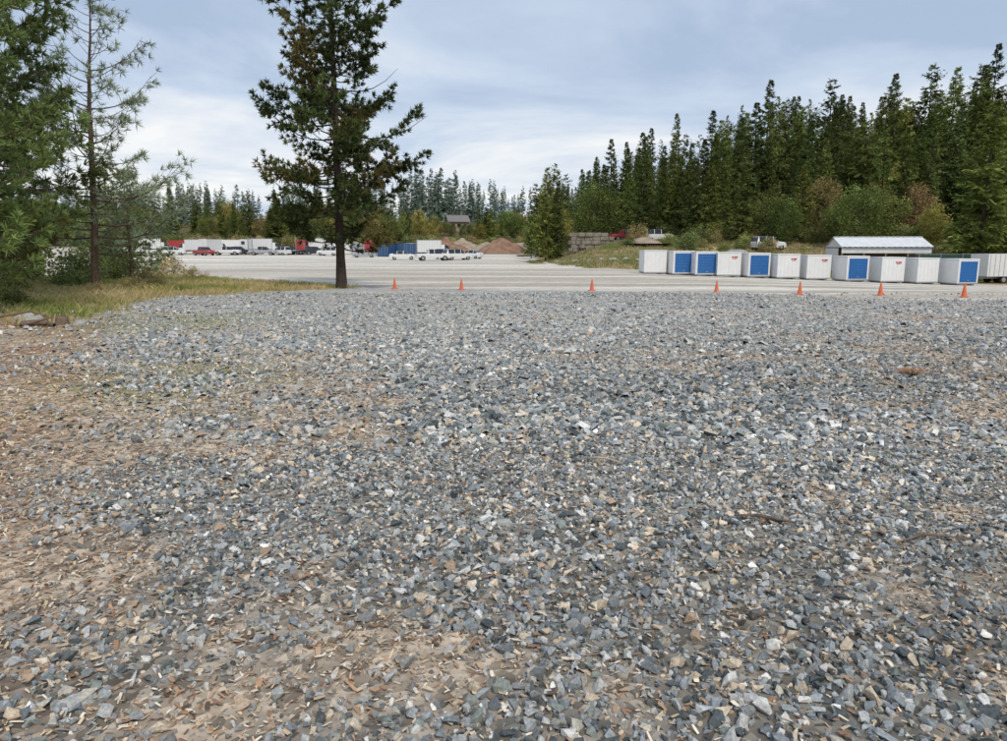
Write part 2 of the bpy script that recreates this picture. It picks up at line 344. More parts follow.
# main tall pine
Y_=42.0; x_=-9.3
mp=pine(5,22.5,2.2,RfI([0,.06,.15,.3,.40,.47,.58,.66,.76,1],[2.0,3.2,4.1,4.6,4.3,2.9,3.1,2.2,1.8,.4]),185,.26,.31,.06,20,.25,5.2,up=-.04,droop=.16,upturn=.22,col=(.085,.11,.04),inner=.25,dead=.05,cv=.42,alt=(.18,.155,.055),twl=.3,rmin=.4,wob=.002)
mp.build('pine_tree',[M_barkd,M_fol],loc=(x_,Y_,gzf(x_,Y_)))
# left pines
def P(mb,name,x,y,rz=0,m=None): return mb.build(name,m or [M_bark,M_fol],loc=(x,y,gzf(x,y)),rz=rz)
P(pine(11,17,1.6,RfI([0,.1,.4,.8,1],[2.8,3.6,3.6,2.8,.4]),140,.24,.30,.055,19,.25,4.4,up=0,droop=.2,upturn=.2,col=(.17,.22,.08),alt=(.27,.27,.09)),'pine_tree',-18.8,26.5)
P(pine(12,14,1.5,RfI([0,.1,.4,.8,1],[2.6,3.5,3.7,2.4,.3]),135,.2,.27,.042,20,.22,4.6,up=-.05,droop=.25,upturn=.2,col=(.22,.29,.10),alt=(.31,.34,.11)),'pine_tree',-15.3,19.0,1)
P(pine(13,12.6,1.6,RfI([0,.12,.4,.6,.8,1],[2.6,4.6,4.2,3.0,1.9,.4]),84,.17,.32,.032,16,.25,3.3,up=.08,droop=.12,upturn=.25,col=(.29,.34,.22),lean=(.05,0),inner=.3,dead=.06,spread=.8,cv=.2,rmin=.35),'gray_pine_tree',-18.4,33.0)
P(pine(14,15,1.5,RfI([0,.1,.4,.8,1],[2.6,3.6,3.4,2.0,.3]),90,.2,.28,.06,16,.28,3.6,col=(.15,.19,.07)),'pine_tree',-26.5,38)
P(pine(15,16,1.0,RfI([0,.1,.4,.8,1],[2.9,3.6,3.4,2.4,.3]),105,.2,.28,.06,16,.28,3.6,col=(.16,.20,.075),alt=(.26,.26,.09)),'pine_tree',-23.3,31)
P(pine(16,6,.4,RfI([0,.1,.4,.8,1],[1.8,2.5,2.1,1.0,.2]),65,.09,.25,.045,16,.24,4.2,col=(.26,.31,.15)),'pine_tree',-20.8,41)
P(pine(17,7.5,.5,RfI([0,.1,.4,.8,1],[1.8,2.6,2.1,1.0,.2]),70,.1,.25,.05,16,.24,4.2,col=(.22,.27,.12)),'pine_tree',-25,47)
# forest templates : firs with flat drooping sprays
def fir(seed,H,R,col,z0=.04,nb=270,ns=17,exp=.85,slope=-.18,sw=.34,cv=.35,sl=1.0,lo=.6):
    rng=np.random.default_rng(seed); mb=MB(); col=np.array(col)
    mb.tube([(0,0,-.5),(.05,0,H*.3),(0,.05,H*.65),(0,0,H)],[H*.011,H*.009,H*.005,.01],6,0)
    t=np.sort(rng.uniform(0,1,nb)**1.0); t=np.minimum(t,.99)
    az=rng.uniform(0,6.283,nb); ln=(R*(1-t)**exp*(.6+.4*np.minimum(1,t*7)))*rng.uniform(lo,1.12,nb)*(1+.18*np.sin(az*2+t*9+seed))+.10
    bc=col[None]*np.exp(rng.normal(0,cv,(nb,1))); el=slope+.5*t+rng.normal(0,.15,nb)
    m=nb*ns; B=np.repeat(np.arange(nb),ns); s=rng.uniform(.12,1,m)
    l=ln[B]; zb=H*(z0+(1-z0)*t)[B]; A=az[B]
    bx=l*s*np.cos(A);by=l*s*np.sin(A);bz=zb+l*(s*np.tan(el[B])+.12*s**2)
    a2=A+rng.choice([-1,1],m)*rng.uniform(.1,1.3,m); q=(.30*l*(1.15-s)+.30)*sl*rng.uniform(.6,1.2,m)
    d=np.stack([np.cos(a2),np.sin(a2),rng.normal(-.18,.4,m)],1)*q[:,None]
    sd=np.cross(d,rng.normal(size=(m,3))+np.array((0,0,.8))); sd/=np.linalg.norm(sd,axis=1)[:,None]; sd*=(q*sw*.5)[:,None]
    b0=np.stack([bx,by,bz],1); V=np.stack([b0,b0+d*.45+sd,b0+d,b0+d*.45-sd],1).reshape(-1,3)
    mb.add(V,np.arange(m*4).reshape(m,4),1,bc[B]*rng.uniform(.7,1.35,(m,1)))
    return mb
fm=[M_barkd,M_folr]
T_con=[fir(100,22,4.3,(.12,.155,.045)).build('conifer_mesh',fm,link=False),
       fir(101,22,3.6,(.10,.135,.045),exp=.8).build('conifer_mesh',fm,link=False),
       fir(102,22,5.4,(.14,.175,.052),z0=.1,exp=.55,nb=200,lo=.3).build('conifer_mesh',fm,link=False),
       fir(103,22,4.2,(.10,.125,.042),z0=.18,exp=.5,nb=150,sw=.4,lo=.3).build('conifer_mesh',fm,link=False),
       fir(104,22,5.0,(.20,.24,.065),exp=.75).build('conifer_mesh',fm,link=False),
       fir(105,22,3.6,(.17,.14,.07),z0=.1,exp=.6,nb=110,lo=.3).build('conifer_mesh',fm,link=False)]
T_far=[fir(110,22,4.4,(.19,.245,.185),nb=120,ns=14,sw=.45,sl=1.2).build('conifer_far_mesh',fm,link=False),  # far firs: distance haze painted in as paler, bluish needle colours
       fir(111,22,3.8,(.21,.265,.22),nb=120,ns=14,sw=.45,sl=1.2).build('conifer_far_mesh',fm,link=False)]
def broad(seed,H,R,col,nleaf=70,ncl=120,ls=.22,trunk=True,zc=.6,zr=.42,cv=.3):
    rng=np.random.default_rng(seed); mb=MB(); col=np.array(col)
    if trunk:
        mb.tube([(0,0,-.3),(.1,0,H*.2),(0,.1,H*.45),(0,0,H*.8)],[H*.022,H*.017,H*.012,.02],6,0)
    cs=[];cc=[]
    for i in range(ncl):
        d=rng.normal(size=3); d/=np.linalg.norm(d); r=rng.uniform(.35,1)**.6
        c=np.array((d[0]*R*r,d[1]*R*r,H*zc+d[2]*H*zr*r)); c[2]=max(c[2],.1)
        lump=.8+.35*math.sin(3*d[0]+seed)*math.cos(4*d[1]+seed*2); c[:2]*=lump
        if trunk and i<16: mb.tube([(0,0,H*rng.uniform(.2,.45)),c*.6+np.array((0,0,H*.15)),c],[H*.009,H*.005,.01],4,0)
        cs.append(c); cc.append(col*math.exp(rng.normal(0,cv)))
    cs=np.array(cs);cc=np.array(cc); m=ncl*nleaf
    C=np.repeat(cs,nleaf,axis=0)+rng.normal(0,R*.13,(m,3)); C[:,2]=np.maximum(C[:,2],.02)
    a=rng.normal(size=(m,3));a/=np.linalg.norm(a,axis=1)[:,None]; b_=np.cross(a,rng.normal(size=(m,3)));b_/=np.linalg.norm(b_,axis=1)[:,None]
    s=ls*rng.uniform(.5,1.2,(m,1))
    V=np.stack([C-a*s*.5,C-b_*s*.3,C+a*s*.5,C+b_*s*.3],1).reshape(-1,3)
    mb.add(V,np.arange(m*4).reshape(m,4),1,np.repeat(cc,nleaf,axis=0)*rng.uniform(.7,1.35,(m,1))); return mb
T_br=[broad(200,9,4,(.19,.22,.07),ls=.3).build('broadleaf_mesh',fm,link=False),
      broad(201,9,3.6,(.34,.30,.09),ls=.3).build('broadleaf_mesh',fm,link=False),
      broad(202,9,3.6,(.25,.20,.085),ls=.3,ncl=90).build('broadleaf_mesh',fm,link=False),
      broad(203,9,4,(.14,.18,.055),ls=.3,zc=.52,zr=.48).build('broadleaf_mesh',fm,link=False)]
T_sh=[broad(210,1.8,1.5,(.20,.23,.08),ls=.14,ncl=60,nleaf=50,trunk=False,zc=.45,zr=.5).build('shrub_mesh',fm,link=False),
      broad(211,1.8,1.6,(.36,.31,.14),ls=.14,ncl=60,nleaf=50,trunk=False,zc=.45,zr=.5).build('shrub_mesh',fm,link=False),
      broad(212,1.8,1.5,(.15,.18,.07),ls=.14,ncl=60,nleaf=50,trunk=False,zc=.45,zr=.5).build('shrub_mesh',fm,link=False)]
rng=np.random.default_rng(42)
def inst(me,H,x,y,parent,name,base=22,wid=1):
    s=H/base; o=put(me,name,(x,y,gzf(x,y)-.1),rng.uniform(0,6.28),parent=parent,scale=(s*wid*rng.uniform(.8,1.25),)*2+(s,)); 
    o.rotation_euler=(rng.normal(0,.018),rng.normal(0,.018),o.rotation_euler[2]); return o
forest=empty('conifer_forest')
SX=[520,530,545,570,590,620,640,665,690,700,730,750,778,800,830,860,880,905,930,950,975,1007,1300]
SY=[205,200,165,168,152,130,125,120,112,105,95,90,74,98,85,95,85,85,70,60,45,40,40]
def skyz(px,y): return CAMZ+(246-np.interp(px,SX,SY))*y/727
def tree_at(px,Yd,f,me=None,wid=1,minH=7):
    x=(px-503.5)/727*Yd; H=(skyz(px,Yd)-gzf(x,Yd))*f; H=max(minH,min(H,38)); 
    me=me or T_con[rng.choice(6,p=[.27,.21,.18,.18,.11,.05])]
    inst(me,H,x,Yd,forest,'forest_conifer',wid=wid*min(1,24/H+.12))
for px in [533,545,556,575,596,608,620,632,644,656,668,682,692,702,715,730,742,751,765,778,789,802,815,830,843,860,872,881,895,908,921,932,945,958,973,990,1006,1025,1050,1080,1110,1150]:
    tree_at(px+rng.uniform(-5,5),rng.uniform(135,165),rng.uniform(.72,1.05),wid=1.0)
for i in range(140): 
    px=rng.uniform(528,1160); tree_at(px,rng.uniform(125,200),rng.uniform(.5,.88))
for i in range(75):
    px=rng.uniform(545,1140)
    if 560<px<628: continue
    tree_at(px,rng.uniform(113,125),rng.uniform(.35,.75),minH=6)
for px,f in [(545,.95),(556,.8),(705,.55),(738,.62),(795,.5),(690,.6),(640,.7)]:
    tree_at(px,108+rng.uniform(-2,4),f,T_con[4] if px in(705,795) else None,wid=1.1)
tree_at(592,128,.85,T_con[0],wid=1.2)
tree_at(972,92,.72,T_con[4],wid=1.4); tree_at(1000,97,.62,T_con[2],wid=1.2)
for px,Yd,H,k in [(592,121,9.5,3),(817,114,9,2),(850,100,8.6,3),(868,108,8,0),(905,112,8,2),(830,106,6,0),(760,110,7,0),(925,101,6,1),(780,104,6.5,3),(560,135,7,1),(885,120,11,1)]:
    x=(px-503.5)/727*Yd; inst(T_br[k],H,x,Yd,forest,'forest_broadleaf',base=9)
shr=empty('shrubs')
for i in range(120):
    px=rng.uniform(560,1100); Yd=rng.uniform(98,116)
    if 560<px<625: continue
    x=(px-503.5)/727*Yd
    inst(T_sh[rng.integers(0,3)],rng.uniform(1,3.0),x,Yd,shr,'shrub',base=1.8)
# distant tree belt
belt=empty('distant_trees')
for i in range(240):
    px=rng.uniform(-150,545); Yd=rng.uniform(192,245)
    if 438<px<476 and Yd<246: continue
    x=(px-503.5)/727*Yd; k=rng.uniform()
    top=60 if px<400 else 46
    H=min(rng.uniform(7,16),(CAMZ+top*rng.uniform(.55,1)*Yd/727-gzf(x,Yd)))
    H=max(H,4)
    if k<.5: inst(T_con[rng.choice([0,1,2,3,4],p=[.25,.15,.2,.1,.3])],H,x,Yd,belt,'distant_tree',wid=1.25)
    else: inst(T_br[rng.choice([0,1,2,3],p=[.38,.30,.07,.25])],H*.75,x,Yd,belt,'distant_tree',base=9)
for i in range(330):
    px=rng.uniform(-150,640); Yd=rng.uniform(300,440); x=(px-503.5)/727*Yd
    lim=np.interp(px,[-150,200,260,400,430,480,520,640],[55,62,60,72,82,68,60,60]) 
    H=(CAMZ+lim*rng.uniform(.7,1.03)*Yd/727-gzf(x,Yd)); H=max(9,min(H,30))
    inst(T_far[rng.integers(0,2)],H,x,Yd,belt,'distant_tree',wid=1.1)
for i in range(150):
    px=rng.uniform(150,545); Yd=rng.uniform(186,194); x=(px-503.5)/727*Yd
    inst(T_sh[rng.integers(0,3)],rng.uniform(1.5,3.5),x,Yd,belt,'distant_shrub',base=1.8)
for x,y,h,k in [(-17,24,1.1,2),(-20,29,1.4,0),(-18,37,1.0,1),(-21,36,1.5,2),(-16.2,29,.6,1),(-14.2,19.5,.7,2),(-15.2,22.5,.7,0),(-22,42,1.8,0),(-24,46,2.2,2),(-19.5,33,1.0,2),(-17.2,33.8,.7,1),(-27,40,2.5,2),(-30,45,3,0),(-28,50,2.6,2),(-24,52,1.6,1),(-19,45,.9,1),(-26,34,3,2),(-23,28,2.4,2)]:
    inst(T_sh[k],h,x,y,shr,'shrub',base=1.8,wid=1.1)
# ------------------------------------------------------------------ grass
def grass(name,n,x0,x1,y0,y1,maskf,h,w,pal,thr=.35,sd=1):
    r=np.random.default_rng(sd); x=r.uniform(x0,x1,n);y=r.uniform(y0,y1,n)
    d=maskf(x,y)*sm((fbm(x,y,.8,97)-thr)/.2); k=r.uniform(0,1,n)<d; x=x[k];y=y[k];m=len(x)
    z=gz(x,y)-.01; hh=h*r.uniform(.4,1.3,m)*(.6+.8*fbm(x,y,2,99)); az=r.uniform(0,6.28,m); ln=r.normal(0,.4,(m,2))*hh[:,None]
    wx=np.cos(az)*w;wy=np.sin(az)*w
    V=np.stack([np.stack([x-wx,y-wy,z],1),np.stack([x+wx,y+wy,z],1),np.stack([x+wx*.6+ln[:,0]*.4,y+wy*.6+ln[:,1]*.4,z+hh*.6],1),np.stack([x+ln[:,0],y+ln[:,1],z+hh],1)],1)
    mb=MB(); pal=np.array(pal); c=pal[np.clip((fbm(x,y,2.5,101)*1.8-.4+r.normal(0,.2,m))*len(pal),0,len(pal)-1).astype(int)]*r.uniform(.75,1.25,(m,1))
    mb.add(V.reshape(-1,3),np.arange(m*4).reshape(m,4),0,c); mb.build(name,[M_grass])
gp=[(.62,.50,.28),(.54,.44,.22),(.42,.40,.14),(.28,.34,.10)]
grass('dry_grass',150000,-30,-7,12,54,m_grass,.26,.014,gp)
grass('dry_grass',60000,2,60,80,112,m_rgrass,.35,.05,[(.48,.39,.24),(.40,.34,.19),(.32,.31,.13),(.22,.26,.09)],sd=2)
grass('dry_grass',30000,-12,-2.5,7,22,moss,.06,.006,[(.40,.38,.14),(.34,.40,.12),(.42,.42,.18)],thr=.2,sd=3)
# ------------------------------------------------------------------ cones
def cone(x,y,rz):
    mb=MB(); mb.box((0,0,.02),(.38,.38,.04),0)
    mb.cyl((0,0,.04),(0,0,.07),.15,.13,16,0)
    mb.cyl((0,0,.07),(0,0,.38),.13,.078,16,0); mb.cyl((0,0,.38),(0,0,.5),.080,.060,16,0); mb.cyl((0,0,.5),(0,0,.70),.058,.025,16,0)
    o=mb.build('traffic_cone',[M_orange,M_refl],loc=(x,y,gzf(x,y)),rz=rz,bevel=.004); o.scale=(.88,.88,.88)
for x,y,r in [(-6.1,41,.3),(-2.3,40,1),(4.6,38,.2),(10.5,36,.7),(14.0,34.5,2.2),(17.3,33.5,.4),(20.2,32,.9)]: cone(x,y,r)
# ------------------------------------------------------------------ storage pods
prn=np.random.default_rng(77)
def pod(x,y,rz,door,logo):
    W=2.2;H=2.2;mb=MB()
    mb.box((0,0,H/2+.12),(W,W,H-.16),0)
    for sx in(-1,1):
        for sy in(-1,1): mb.box((sx*(W/2-.04),sy*(W/2-.04),H/2+.1),(.11,.11,H),0)
        mb.box((sx*.7,0,.05),(.25,W-.1,.12),3)
    mb.box((0,0,H+.10),(W+.06,W+.06,.09),0); mb.box((0,0,.14),(W+.04,W+.04,.10),3)
    if door:
        n=13; dh=(H-.34)/n
        for i in range(n):
            z=.26+dh*(i+.5); V=np.array([(-.93,-W/2-.004,z-dh/2),(.93,-W/2-.004,z-dh/2),(.93,-W/2-.03,z-dh*.1),(-.93,-W/2-.03,z-dh*.1),(.93,-W/2-.004,z+dh/2),(-.93,-W/2-.004,z+dh/2)])
            mb.add(V,[(0,1,2,3),(3,2,4,5)],1)
        mb.box((-.98,-W/2-.02,H/2+.1),(.09,.05,H-.25),0); mb.box((.98,-W/2-.02,H/2+.1),(.09,.05,H-.25),0)
        mb.box((0,-W/2-.045,.42),(.22,.03,.06),3)
    else:
        for i in range(5): mb.box((-.8+i*.4,-W/2-.008,H/2+.1),(.035,.02,H-.3),0)
        if logo:
            for q,ww in((0,.16),(.2,.12),(.36,.18)): mb.box((.3+q,-W/2-.024,H-.33),(ww,.012,.13),2)
            mb.box((.48,-W/2-.024,H-.47),(.35,.012,.04),2)
    o=mb.build('storage_container',[M_white,M_blue,M_red,M_grey],loc=(x,y,gzf(x,y)+.02),rz=rz,bevel=.012)
for px,door,logo,rz in [(651,0,0,.05),(677,1,0,.2),(700,1,0,.14),(724,0,1,-.05),(751,1,0,.16),(780,0,1,.12),(811,0,1,.0),(847,1,0,.16),(882,0,1,.1),(915,0,0,.22),(954,1,0,.24)]:
    Yd=73.5-(px-650)*7.0/304+prn.uniform(-.5,.5); x=(px-503.5)/727*Yd; pod(x,Yd,rz+.0,door,logo)
# ------------------------------------------------------------------ vehicles
def paint(c): return mat('vehicle_paint',c,rough=.3,var=.05,scale=2,spec=.5)
PW_=paint((.70,.70,.69)); PS=paint((.35,.36,.38)); PR=paint((.36,.05,.045)); PB=paint((.03,.09,.20)); PK=paint((.03,.03,.035))
M_lamp=mat('lamp_lens',(.6,.6,.55),rough=.2,var=.02); M_tail=mat('tail_lens',(.35,.02,.02),rough=.3,var=.02)
def loft(mb,S,flags):
    for i in range(len(S)-1):
        def ring(s): x,hw,zl,zb,zt,ht=s; return [(x,-hw*.96,zl),(x,-hw,(zl+zb)/2),(x,-hw*.97,zb),(x,-ht,zt),(x,ht,zt),(x,hw*.97,zb),(x,hw,(zl+zb)/2),(x,hw*.96,zl)]
        V=ring(S[i])+ring(S[i+1]); sg,tg=flags[i]; F=[];Mx=[]
        for k in range(8):
            l=(k+1)%8; F.append((k,l,l+8,k+8)[::-1]); Mx.append(1 if (k in(2,4) and sg) or (k==3 and tg) else 0)
        mb.add(V,F,np.array(Mx))
    for s,fl in((S[0],1),(S[-1],0)):
        x,hw,zl,zb,zt,ht=s; V=[(x,-hw*.96,zl),(x,-hw*.97,zb),(x,-ht,zt),(x,ht,zt),(x,hw*.97,zb),(x,hw*.96,zl)]
        mb.add(V,[tuple(range(6)) if not fl else tuple(range(6))[::-1]],0)
def wheels(mb,xs_,hw,r):
    for x in xs_:
        for s in(-1,1):
            mb.cyl((x,s*(hw-.2),r),(x,s*(hw+.015),r),r,r,18,2); mb.cyl((x,s*(hw+.015),r),(x,s*(hw+.03),r),r*.58,r*.5,12,3)
def vehicle(kind,pm,x,y,rz):
    mb=MB()
    if kind=='car':
        S=[(-2.25,.76,.35,.72,.78,.66),(-2.1,.86,.24,.9,.98,.72),(-1.55,.88,.22,.93,1.04,.70),(-.95,.9,.22,.95,1.42,.58),(-.88,.9,.22,.95,1.44,.58),(.05,.9,.22,.95,1.46,.60),(.13,.9,.22,.95,1.46,.60),(.35,.9,.22,.95,1.42,.6),(1.05,.89,.22,.93,1.0,.70),(1.9,.85,.24,.80,.86,.68),(2.2,.74,.34,.62,.68,.6)]
        fl=[(0,0),(0,0),(1,1),(0,0),(1,0),(0,0),(1,0),(1,1),(0,0),(0,0)]; loft(mb,S,fl); wheels(mb,(-1.38,1.38),.86,.33)
        for s in(-1,1): mb.box((2.08,s*.6,.64),(.2,.28,.12),4); mb.box((-2.16,s*.62,.82),(.14,.26,.14),5); mb.box((.75,s*.98,.98),(.12,.16,.12),0)
        nm='parked_car'
    elif kind=='suv':
        S=[(-2.35,.84,.4,.95,1.0,.78),(-2.3,.9,.32,1.05,1.1,.8),(-2.05,.92,.3,1.08,1.72,.68),(-1.95,.92,.3,1.08,1.76,.68),(-.9,.92,.3,1.08,1.8,.7),(-.82,.92,.3,1.08,1.8,.7),(.2,.92,.3,1.08,1.78,.7),(.28,.92,.3,1.08,1.77,.7),(.45,.92,.3,1.08,1.72,.7),(1.1,.92,.3,1.06,1.14,.78),(2.1,.9,.32,.98,1.05,.76),(2.35,.82,.4,.75,.82,.7)]
        fl=[(0,0),(0,1),(0,0),(1,0),(0,0),(1,0),(0,0),(1,0),(1,1),(0,0),(0,0)]; loft(mb,S,fl); wheels(mb,(-1.45,1.5),.89,.38)
        for s in(-1,1): mb.box((2.26,s*.64,.82),(.16,.28,.14),4); mb.box((-2.32,s*.76,1.0),(.08,.14,.3),5); mb.box((.8,s*1.0,1.14),(.12,.18,.16),0)
        nm='parked_suv'
    elif kind=='pickup':
        S=[(-2.8,.9,.5,1.05,1.1,.86),(-.95,.94,.45,1.1,1.14,.88),(-.9,.94,.45,1.1,1.75,.7),(-.8,.94,.45,1.1,1.8,.7),(.0,.94,.45,1.1,1.82,.72),(.08,.94,.45,1.1,1.82,.72),(.75,.94,.45,1.1,1.76,.72),(1.35,.94,.45,1.1,1.16,.82),(2.5,.92,.45,1.02,1.1,.82),(2.75,.86,.5,.85,.9,.78)]
        fl=[(0,0),(0,0),(0,0),(1,0),(0,0),(1,0),(1,1),(0,0),(0,0)]; loft(mb,S,fl); mb.box((-1.87,0,1.12),(1.7,1.5,.06),2); wheels(mb,(-1.8,1.75),.92,.4)
        for s in(-1,1): mb.box((2.66,s*.66,.9),(.16,.3,.16),4); mb.box((-2.8,s*.82,.9),(.06,.12,.3),5)
        nm='pickup_truck'
    elif kind in('box','van'):
        S=[(.9,1.0,.55,1.4,2.25,.88),(1.5,1.0,.55,1.4,2.3,.88),(1.56,1.0,.55,1.4,2.3,.88),(2.1,1.0,.55,1.4,2.2,.86),(2.7,.98,.55,1.3,1.42,.86),(3.3,.92,.55,1.1,1.2,.84),(3.4,.88,.6,1.0,1.05,.8)]
        loft(mb,S,[(0,0),(0,0),(1,0),(1,1),(0,0),(0,0)]); 
        mb.box((-1.4,0,2.05),(4.5,2.3,2.3),0); mb.box((-1.4,0,.75),(4.6,.9,.22),3); mb.box((-3.7,0,.6),(.1,2.1,.14),3)
        for i in range(9): 
            for s in(-1,1): mb.box((-3.4+i*.5,s*1.158,2.05),(.03,.014,2.1),3)
        for s in(-1,1): mb.box((-1.4,s*1.16,3.16),(4.52,.05,.07),3); mb.box((3.36,s*.7,.85),(.1,.26,.16),4)
        wheels(mb,(-2.4,2.55),1.0,.45); nm='box_truck'
    elif kind=='semi':
        mb.box((1.0,0,2.1),(1.9,2.3,2.2),0,taper=.95); mb.box((2.6,0,1.45),(1.6,1.5,1.0),0,taper=.9); mb.box((1.93,0,2.5),(.12,1.9,.75),1); mb.box((1.1,-1.14,2.45),(.8,.06,.7),1); mb.box((1.1,1.14,2.45),(.8,.06,.7),1)
        for s in(-1,1): mb.box((2.9,s*.95,1.0),(1.0,.4,.5),0,taper=.8); mb.cyl((0,s*.95,1.2),(0,s*.95,3.7),.08,.08,8,3); mb.cyl((.9,s*1.0,.75),(1.7,s*1.0,.75),.3,.3,10,3)
        mb.box((-.8,0,.95),(4.2,.8,.25),3); mb.box((3.45,0,.65),(.15,2.2,.35),3); wheels(mb,(-1.0,-2.2,2.8),1.1,.52); nm='semi_truck'
    mb.build(nm,[pm,M_glass,M_dark,M_grey,M_lamp,M_tail],loc=(x,y,gzf(x,y)),rz=rz,bevel=.02)
VL=[('suv',PW_,178,158,.2),('box',PW_,196,163,2.9),('pickup',PR,208,154,-.6),('van',PW_,219,165,1.2),('pickup',PW_,231,157,.1),('suv',PK,243,160,.5),('semi',PW_,254,163,3.0),('pickup',PS,266,156,.1),('box',PW_,272,168,.2),('suv',PW_,284,158,2.6),('pickup',PB,292,161,.3),('semi',PR,303,160,1.4),('suv',PK,318,160,.3),('suv',PW_,331,152,2.9),('car',PS,366,138,.1),('box',PW_,162,170,.4),('van',PW_,325,172,.2),('pickup',PW_,150,156,.8),
 ('car',PW_,404,122,.15),('pickup',PW_,434,118,.3),('suv',PW_,446,128,1.2),('suv',PW_,458,122,.5),('car',PW_,471,130,2.7),('box',PW_,437,142,.2),('suv',PW_,655,112,.2),('pickup',PR,624,116,.3),('suv',PW_,764,100,.3),('box',PR,376,155,1.5),('pickup',PS,545,160,.4),('suv',PW_,116,90,.4),('suv',PW_,128,100,.3)]
for k,pm,px,Yd,rz in VL: vehicle(k,pm,(px-503.5)/727*Yd,Yd,rz)
def container(x,y,rz,pm,Lc=6.0):
    mb=MB();W=2.4;H=2.55
    n=int(Lc/.14)
    xs_=np.linspace(-Lc/2+.1,Lc/2-.1,n)
    for s in(-1,1):
        yy=s*(W/2-.02)-s*.035*((np.arange(n)//2)%2)
        V=np.concatenate([np.stack([xs_,yy,np.full(n,.15)],1),np.stack([xs_,yy,np.full(n,H-.1)],1)]); i=np.arange(n-1)
        mb.add(V,np.stack([i,i+1,i+1+n,i+n],1),0)
        mb.box((0,s*(W/2-.04),.1),(Lc,.1,.16),0); mb.box((0,s*(W/2-.04),H-.05),(Lc,.1,.1),0)
        for e in(-1,1): mb.box((e*(Lc/2-.06),s*(W/2-.06),H/2),(.12,.13,H),0)
    mb.box((0,0,H-.06),(Lc-.05,W-.1,.05),0)
    for e in(-1,1):
        mb.box((e*(Lc/2-.05),0,H/2),(.04,W-.2,H-.1),0)
        for q in(-.8,-.35,.35,.8): mb.cyl((e*(Lc/2+.0),q,.15),(e*(Lc/2+.0),q,H-.15),.025,.025,6,3)
    mb.build('shipping_container',[pm,M_glass,M_dark,M_grey],loc=(x,y,gzf(x,y)),rz=rz)
for px,Yd,rz,pm in [(391,146,1.3,PB),(403,150,1.4,PB),(413,147,1.5,PB),(368,164,.3,PS),(345,165,.1,PW_),(421,152,.1,PW_),(186,176,.1,PR),(240,178,.1,PW_),(214,180,.1,PW_)]:
    container((px-503.5)/727*Yd,Yd,rz,pm)
tx,ty=52.5,77
mb=MB(); mb.box((0,0,1.9),(6,2.4,2.3),0); mb.box((0,0,.62),(6.2,1.2,.2),3); wheels(mb,(-.9,.2),1.1,.4); mb.box((-3.6,0,.6),(1.4,.15,.12),3)
for i in range(11):
    for s in(-1,1): mb.box((-2.75+i*.55,s*1.21,1.9),(.05,.02,2.2),3)
mb.build('cargo_trailer',[PW_,M_glass,M_dark,M_grey],loc=(tx,ty,gzf(tx,ty)),rz=.15,bevel=.03)
# ------------------------------------------------------------------ shed, fence, wall, tarp, mounds, house
M_roof=mat('metal_roof',(.66,.67,.67),rough=.5,metal=.0,var=.12,scale=1.5); M_green=mat('green_screen',(.03,.065,.05),rough=.8,var=.25); M_wood=mat('weathered_wood',(.22,.17,.12),rough=.9,var=.3)
mb=MB(); Ls=9.8;D=6;e=3.0;r=4.0
for s in(-1,1):
    n=34; xs_=np.linspace(-Ls/2,Ls/2,n); dz=.04*((np.arange(n)//1)%2)
    V=np.concatenate([np.stack([xs_,np.full(n,s*(D/2+.3)),e-.12+dz],1),np.stack([xs_,np.full(n,0.),r+dz],1)]); i=np.arange(n-1); mb.add(V,np.stack([i,i+1,i+1+n,i+n],1),0)
mb.box((0,0,r+.05),(Ls,.3,.06),0)
mb.box((0,D/2,e/2),(Ls-.3,.1,e-.3),2); 
for x in np.linspace(-Ls/2+.2,Ls/2-.2,5):
    for s in(-1,1): mb.box((x,s*(D/2-.08),e/2-.1),(.16,.16,e-.1),2)
mb.box((0,-D/2,e-.5),(Ls-.2,.08,.6),0)
for s in(-1,1):
    mb.add([(s*(Ls/2-.15),-D/2,e-.15),(s*(Ls/2-.15),D/2,e-.15),(s*(Ls/2-.15),0,r-.1)],[(0,1,2)],0); mb.box((s*(Ls/2-.12),.5,e/2-.1),(.06,D-1.4,e-.3),0)
sx,sy=(871-503.5)/727*86,86
mb.build('open_shed',[M_roof,M_green,M_wood],loc=(sx,sy,-1.3),rz=-.12)
mb=MB()
xs_=np.arange(0,15,2.4)
for x in xs_: mb.cyl((x,0,0),(x,0,2.3),.04,.04,8,1)
for k in range(len(xs_)-1):
    xx=np.linspace(xs_[k],xs_[k+1],9); yy=.07*np.sin(np.arange(9)*math.pi/8*2+k); V=np.concatenate([np.stack([xx,yy,xx*0+.05],1),np.stack([xx,yy*.3,xx*0+2.15],1)]); i=np.arange(8); mb.add(V,np.stack([i,i+1,i+10,i+9],1),0)
mb.box((6.8,0,2.2),(14.4,.04,.04),1)
fx,fy=(914-503.5)/727*80,80
mb.build('screened_fence',[M_green,M_grey],loc=(fx,fy,gzf(fx+6,fy)+.75),rz=.02)
M_block=mat('stone_block',(.24,.21,.17),rough=.95,var=.4,scale=1.2,bump=.6,bscale=5)
mb=MB(); rr=np.random.default_rng(3)
for row in range(5):
    x=-3.6+(row%2)*.4
    while x<3.2-(row*.25):
        w=rr.uniform(.6,1.5); mb.box((x+w/2,rr.normal(0,.07),.1+row*.56),(w-.05,.9,.53+rr.uniform(-.03,.05)),0,rz=rr.normal(0,.03)); x+=w
wx,wy=(591-503.5)/727*108,108
mb.build('retaining_wall',[M_block],loc=(wx,wy,gzf(wx,wy)-.4),rz=.05,bevel=.06)
